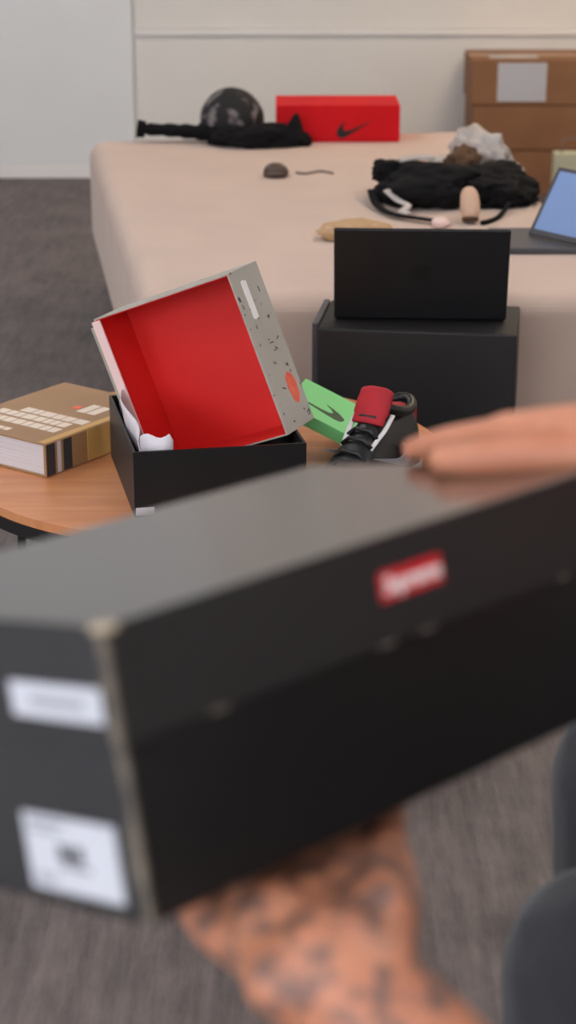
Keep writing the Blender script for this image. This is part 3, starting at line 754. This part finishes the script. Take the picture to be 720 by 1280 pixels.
# left hand: palm up under the front bottom edge
lw = HM @ Vector((.075, -.025, -.040))
lx = (HM @ Vector((.150, .050, -.021)) - lw).normalized()
lzv = -nrm
hand(bm, lw, lx, lzv, -1, [(-6, 0, 0), (-6, 0, 0), (-6, 0, 0), (-6, 2, 2)], (.08, .02, -.04, -.10),
     [(.018, .026, .002), (.048, .048, .002), (.074, .060, .002), (.098, .068, .002)], 1.06)
l_el, l_sh = Vector((.20, .62, .71)), Vector((.35, .745, .98))
bm_limb(bm, [Pl(lw - lx * .005), Pl(lw.lerp(l_el, .25)), Pl(lw.lerp(l_el, .7)), Pl(l_el)], [.030, .033, .043, .043])
bm_limb(bm, [Pl(l_el), Pl(l_el.lerp(l_sh, .5)), Pl(l_sh)], [.043, .050, .058])
# torso, neck, head
pel, chest, neck0 = Vector((.60, .93, .50)), Vector((.53, .885, .95)), Vector((.50, .90, 1.10))
hd = Vector((.455, .955, 1.25)); fdir = Vector((-.62, .74, -.25)).normalized(); side = Vector((.77, .64, 0)).normalized(); hup = side.cross(fdir); hup = hup if hup.z > 0 else -hup
bm_limb(bm, [Pl(pel), Pl(pel.lerp(chest, .5)), Pl(chest)], [.125, .115, .12])
bm_limb(bm, [Pl(l_sh), Pl(chest + Vector((0, 0, .03))), Pl(r_sh)], [.058, .09, .058])
bm_limb(bm, [Pl(neck0 - Vector((0, 0, .05))), Pl(hd - hup * .05)], [.06, .052])
bm_ball(bm, Pl(hd + hup * .025), (.078, .086, .095), 3)
bm_ball(bm, Pl(hd + fdir * .03 - hup * .045), (.055, .058, .062), 3)
bm_limb(bm, [Pl(hd + fdir * .05 - hup * .08), Pl(hd + fdir * .068 - hup * .085)], [.030, .022])
bm_limb(bm, [Pl(hd + fdir * .082 + hup * .008), Pl(hd + fdir * .102 - hup * .028)], [.009, .013])
bm_limb(bm, [Pl(hd + fdir * .078 - hup * .056 - side * .018), Pl(hd + fdir * .084 - hup * .056), Pl(hd + fdir * .078 - hup * .056 + side * .018)], [.006, .008, .006])
for s in (-1, 1):
    bm_limb(bm, [Pl(hd + side * s * .080 - fdir * .005 + hup * .012), Pl(hd + side * s * .083 - fdir * .008 - hup * .022)], [.014, .010])
for s in (-1, 1):
    bm_limb(bm, [Pl(hd + fdir * .070 + side * s * .016 + hup * .026), Pl(hd + fdir * .070 + side * s * .044 + hup * .024)], [.010, .009])
    bm_limb(bm, [Pl(hd + fdir * .064 + side * s * .020 - hup * .010), Pl(hd + fdir * .060 + side * s * .044 - hup * .012)], [.011, .011])
# legs inside the trousers
hipL, hipR = Vector((.53, .84, .50)), Vector((.66, 1.0, .50))
knL, knR = Vector((.232, 1.185, .568)), Vector((.297, 1.42, .60))
anL, anR = Vector((.235, 1.12, .10)), Vector((.31, 1.36, .10))
for h, k, a in ((hipL, knL, anL), (hipR, knR, anR)):
    bm_limb(bm, [Pl(pel), Pl(h), Pl(k), Pl(a)], [.08, .070, .050, .036])
    bm_limb(bm, [Pl(a), Pl(a + Vector((-.062, .074, -.058)))], [.036, .026])
M_['skin'] = skin_material(tuple(Pl(lw)), .13)
body = remeshed('body', bm, M_['skin'], per, .0034, 5)
# eyes
for s in (-1, 1):
    b = bmesh.new(); bm_ball(b, Pl(hd + fdir * .066 + side * s * .030 + hup * .006), .0125); from_bm('eye', b, M_['eye'], per, True)
    b = bmesh.new(); bm_ball(b, Pl(hd + fdir * .0757 + side * s * .030 + hup * .006), .005); from_bm('iris', b, M_['hair'], per, True)
# hair
b = bmesh.new()
bm_ball(b, Pl(hd + hup * .045 - fdir * .012), (.087, .092, .088), 3); bm_ball(b, Pl(hd - fdir * .035 + hup * .0), (.078, .08, .08), 3)
bm_limb(b, [Pl(hd + hup * .10 + fdir * .04 + side * -.04), Pl(hd + hup * .105 + fdir * .05), Pl(hd + hup * .10 + fdir * .04 + side * .04)], [.025, .03, .025])
remeshed('hair', b, M_['hair'], per, .006, 4)
# T-shirt and trousers
b = bmesh.new()
bm_limb(b, [Pl(pel), Pl(pel.lerp(chest, .5)), Pl(chest)], [.145, .133, .136])
bm_limb(b, [Pl(l_sh), Pl(chest + Vector((0, 0, .03))), Pl(r_sh)], [.070, .100, .070])
bm_limb(b, [Pl(l_sh), Pl(l_sh.lerp(l_el, .55))], [.070, .064]); bm_limb(b, [Pl(r_sh), Pl(r_sh.lerp(r_el, .55))], [.070, .064])
remeshed('t_shirt', b, M_['shirt'], per, .007, 6)
b = bmesh.new()
for h, k, a in ((hipL, knL, anL), (hipR, knR, anR)):
    bm_limb(b, [Pl(pel + Vector((0, 0, .0))), Pl(h), Pl(h.lerp(k, .6)), Pl(k), Pl(k.lerp(a, .5)), Pl(a + Vector((0, 0, -.02)))], [.135, .100, .092, .080, .072, .058])
remeshed('trousers', b, M_['navy'], per, .007, 6)
for a in (anL, anR):
    b = bmesh.new(); d = Vector((-.62, .74, 0)).normalized(); f0 = Vector((a.x, a.y, 0))
    bm_limb(b, [Pl(f0 - d * .03 + Vector((0, 0, .046))), Pl(f0 + d * .06 + Vector((0, 0, .045))), Pl(f0 + d * .15 + Vector((0, 0, .040)))], [.050, .050, .044])
    bm_limb(b, [Pl(f0 + Vector((0, 0, .06))), Pl(f0 + d * .0 + Vector((0, 0, .15)))], [.052, .050])
    for v in b.verts: v.co.z = max(v.co.z, .001)
    remeshed('boot', b, M_['leather_black'], per, .006, 4)
# the stool under the person (outside the frame)
sl = empty('upholstered_stool', (.62, .90, 0)); tag(sl, 'round grey upholstered stool under the seated person', 'stool')
disc2 = [(.21 * math.cos(i * PI / 20), .21 * math.sin(i * PI / 20)) for i in range(40)]
prism('cushion', disc2, (.28, .362), M_['stool'], sl, bev=.02, seg=3)
for k in range(4):
    a = PI / 4 + k * PI / 2
    tube('leg', [(.15 * math.cos(a), .15 * math.sin(a), .28), (.18 * math.cos(a), .18 * math.sin(a), 0)], .016, M_['blackmetal'], sl, 12)
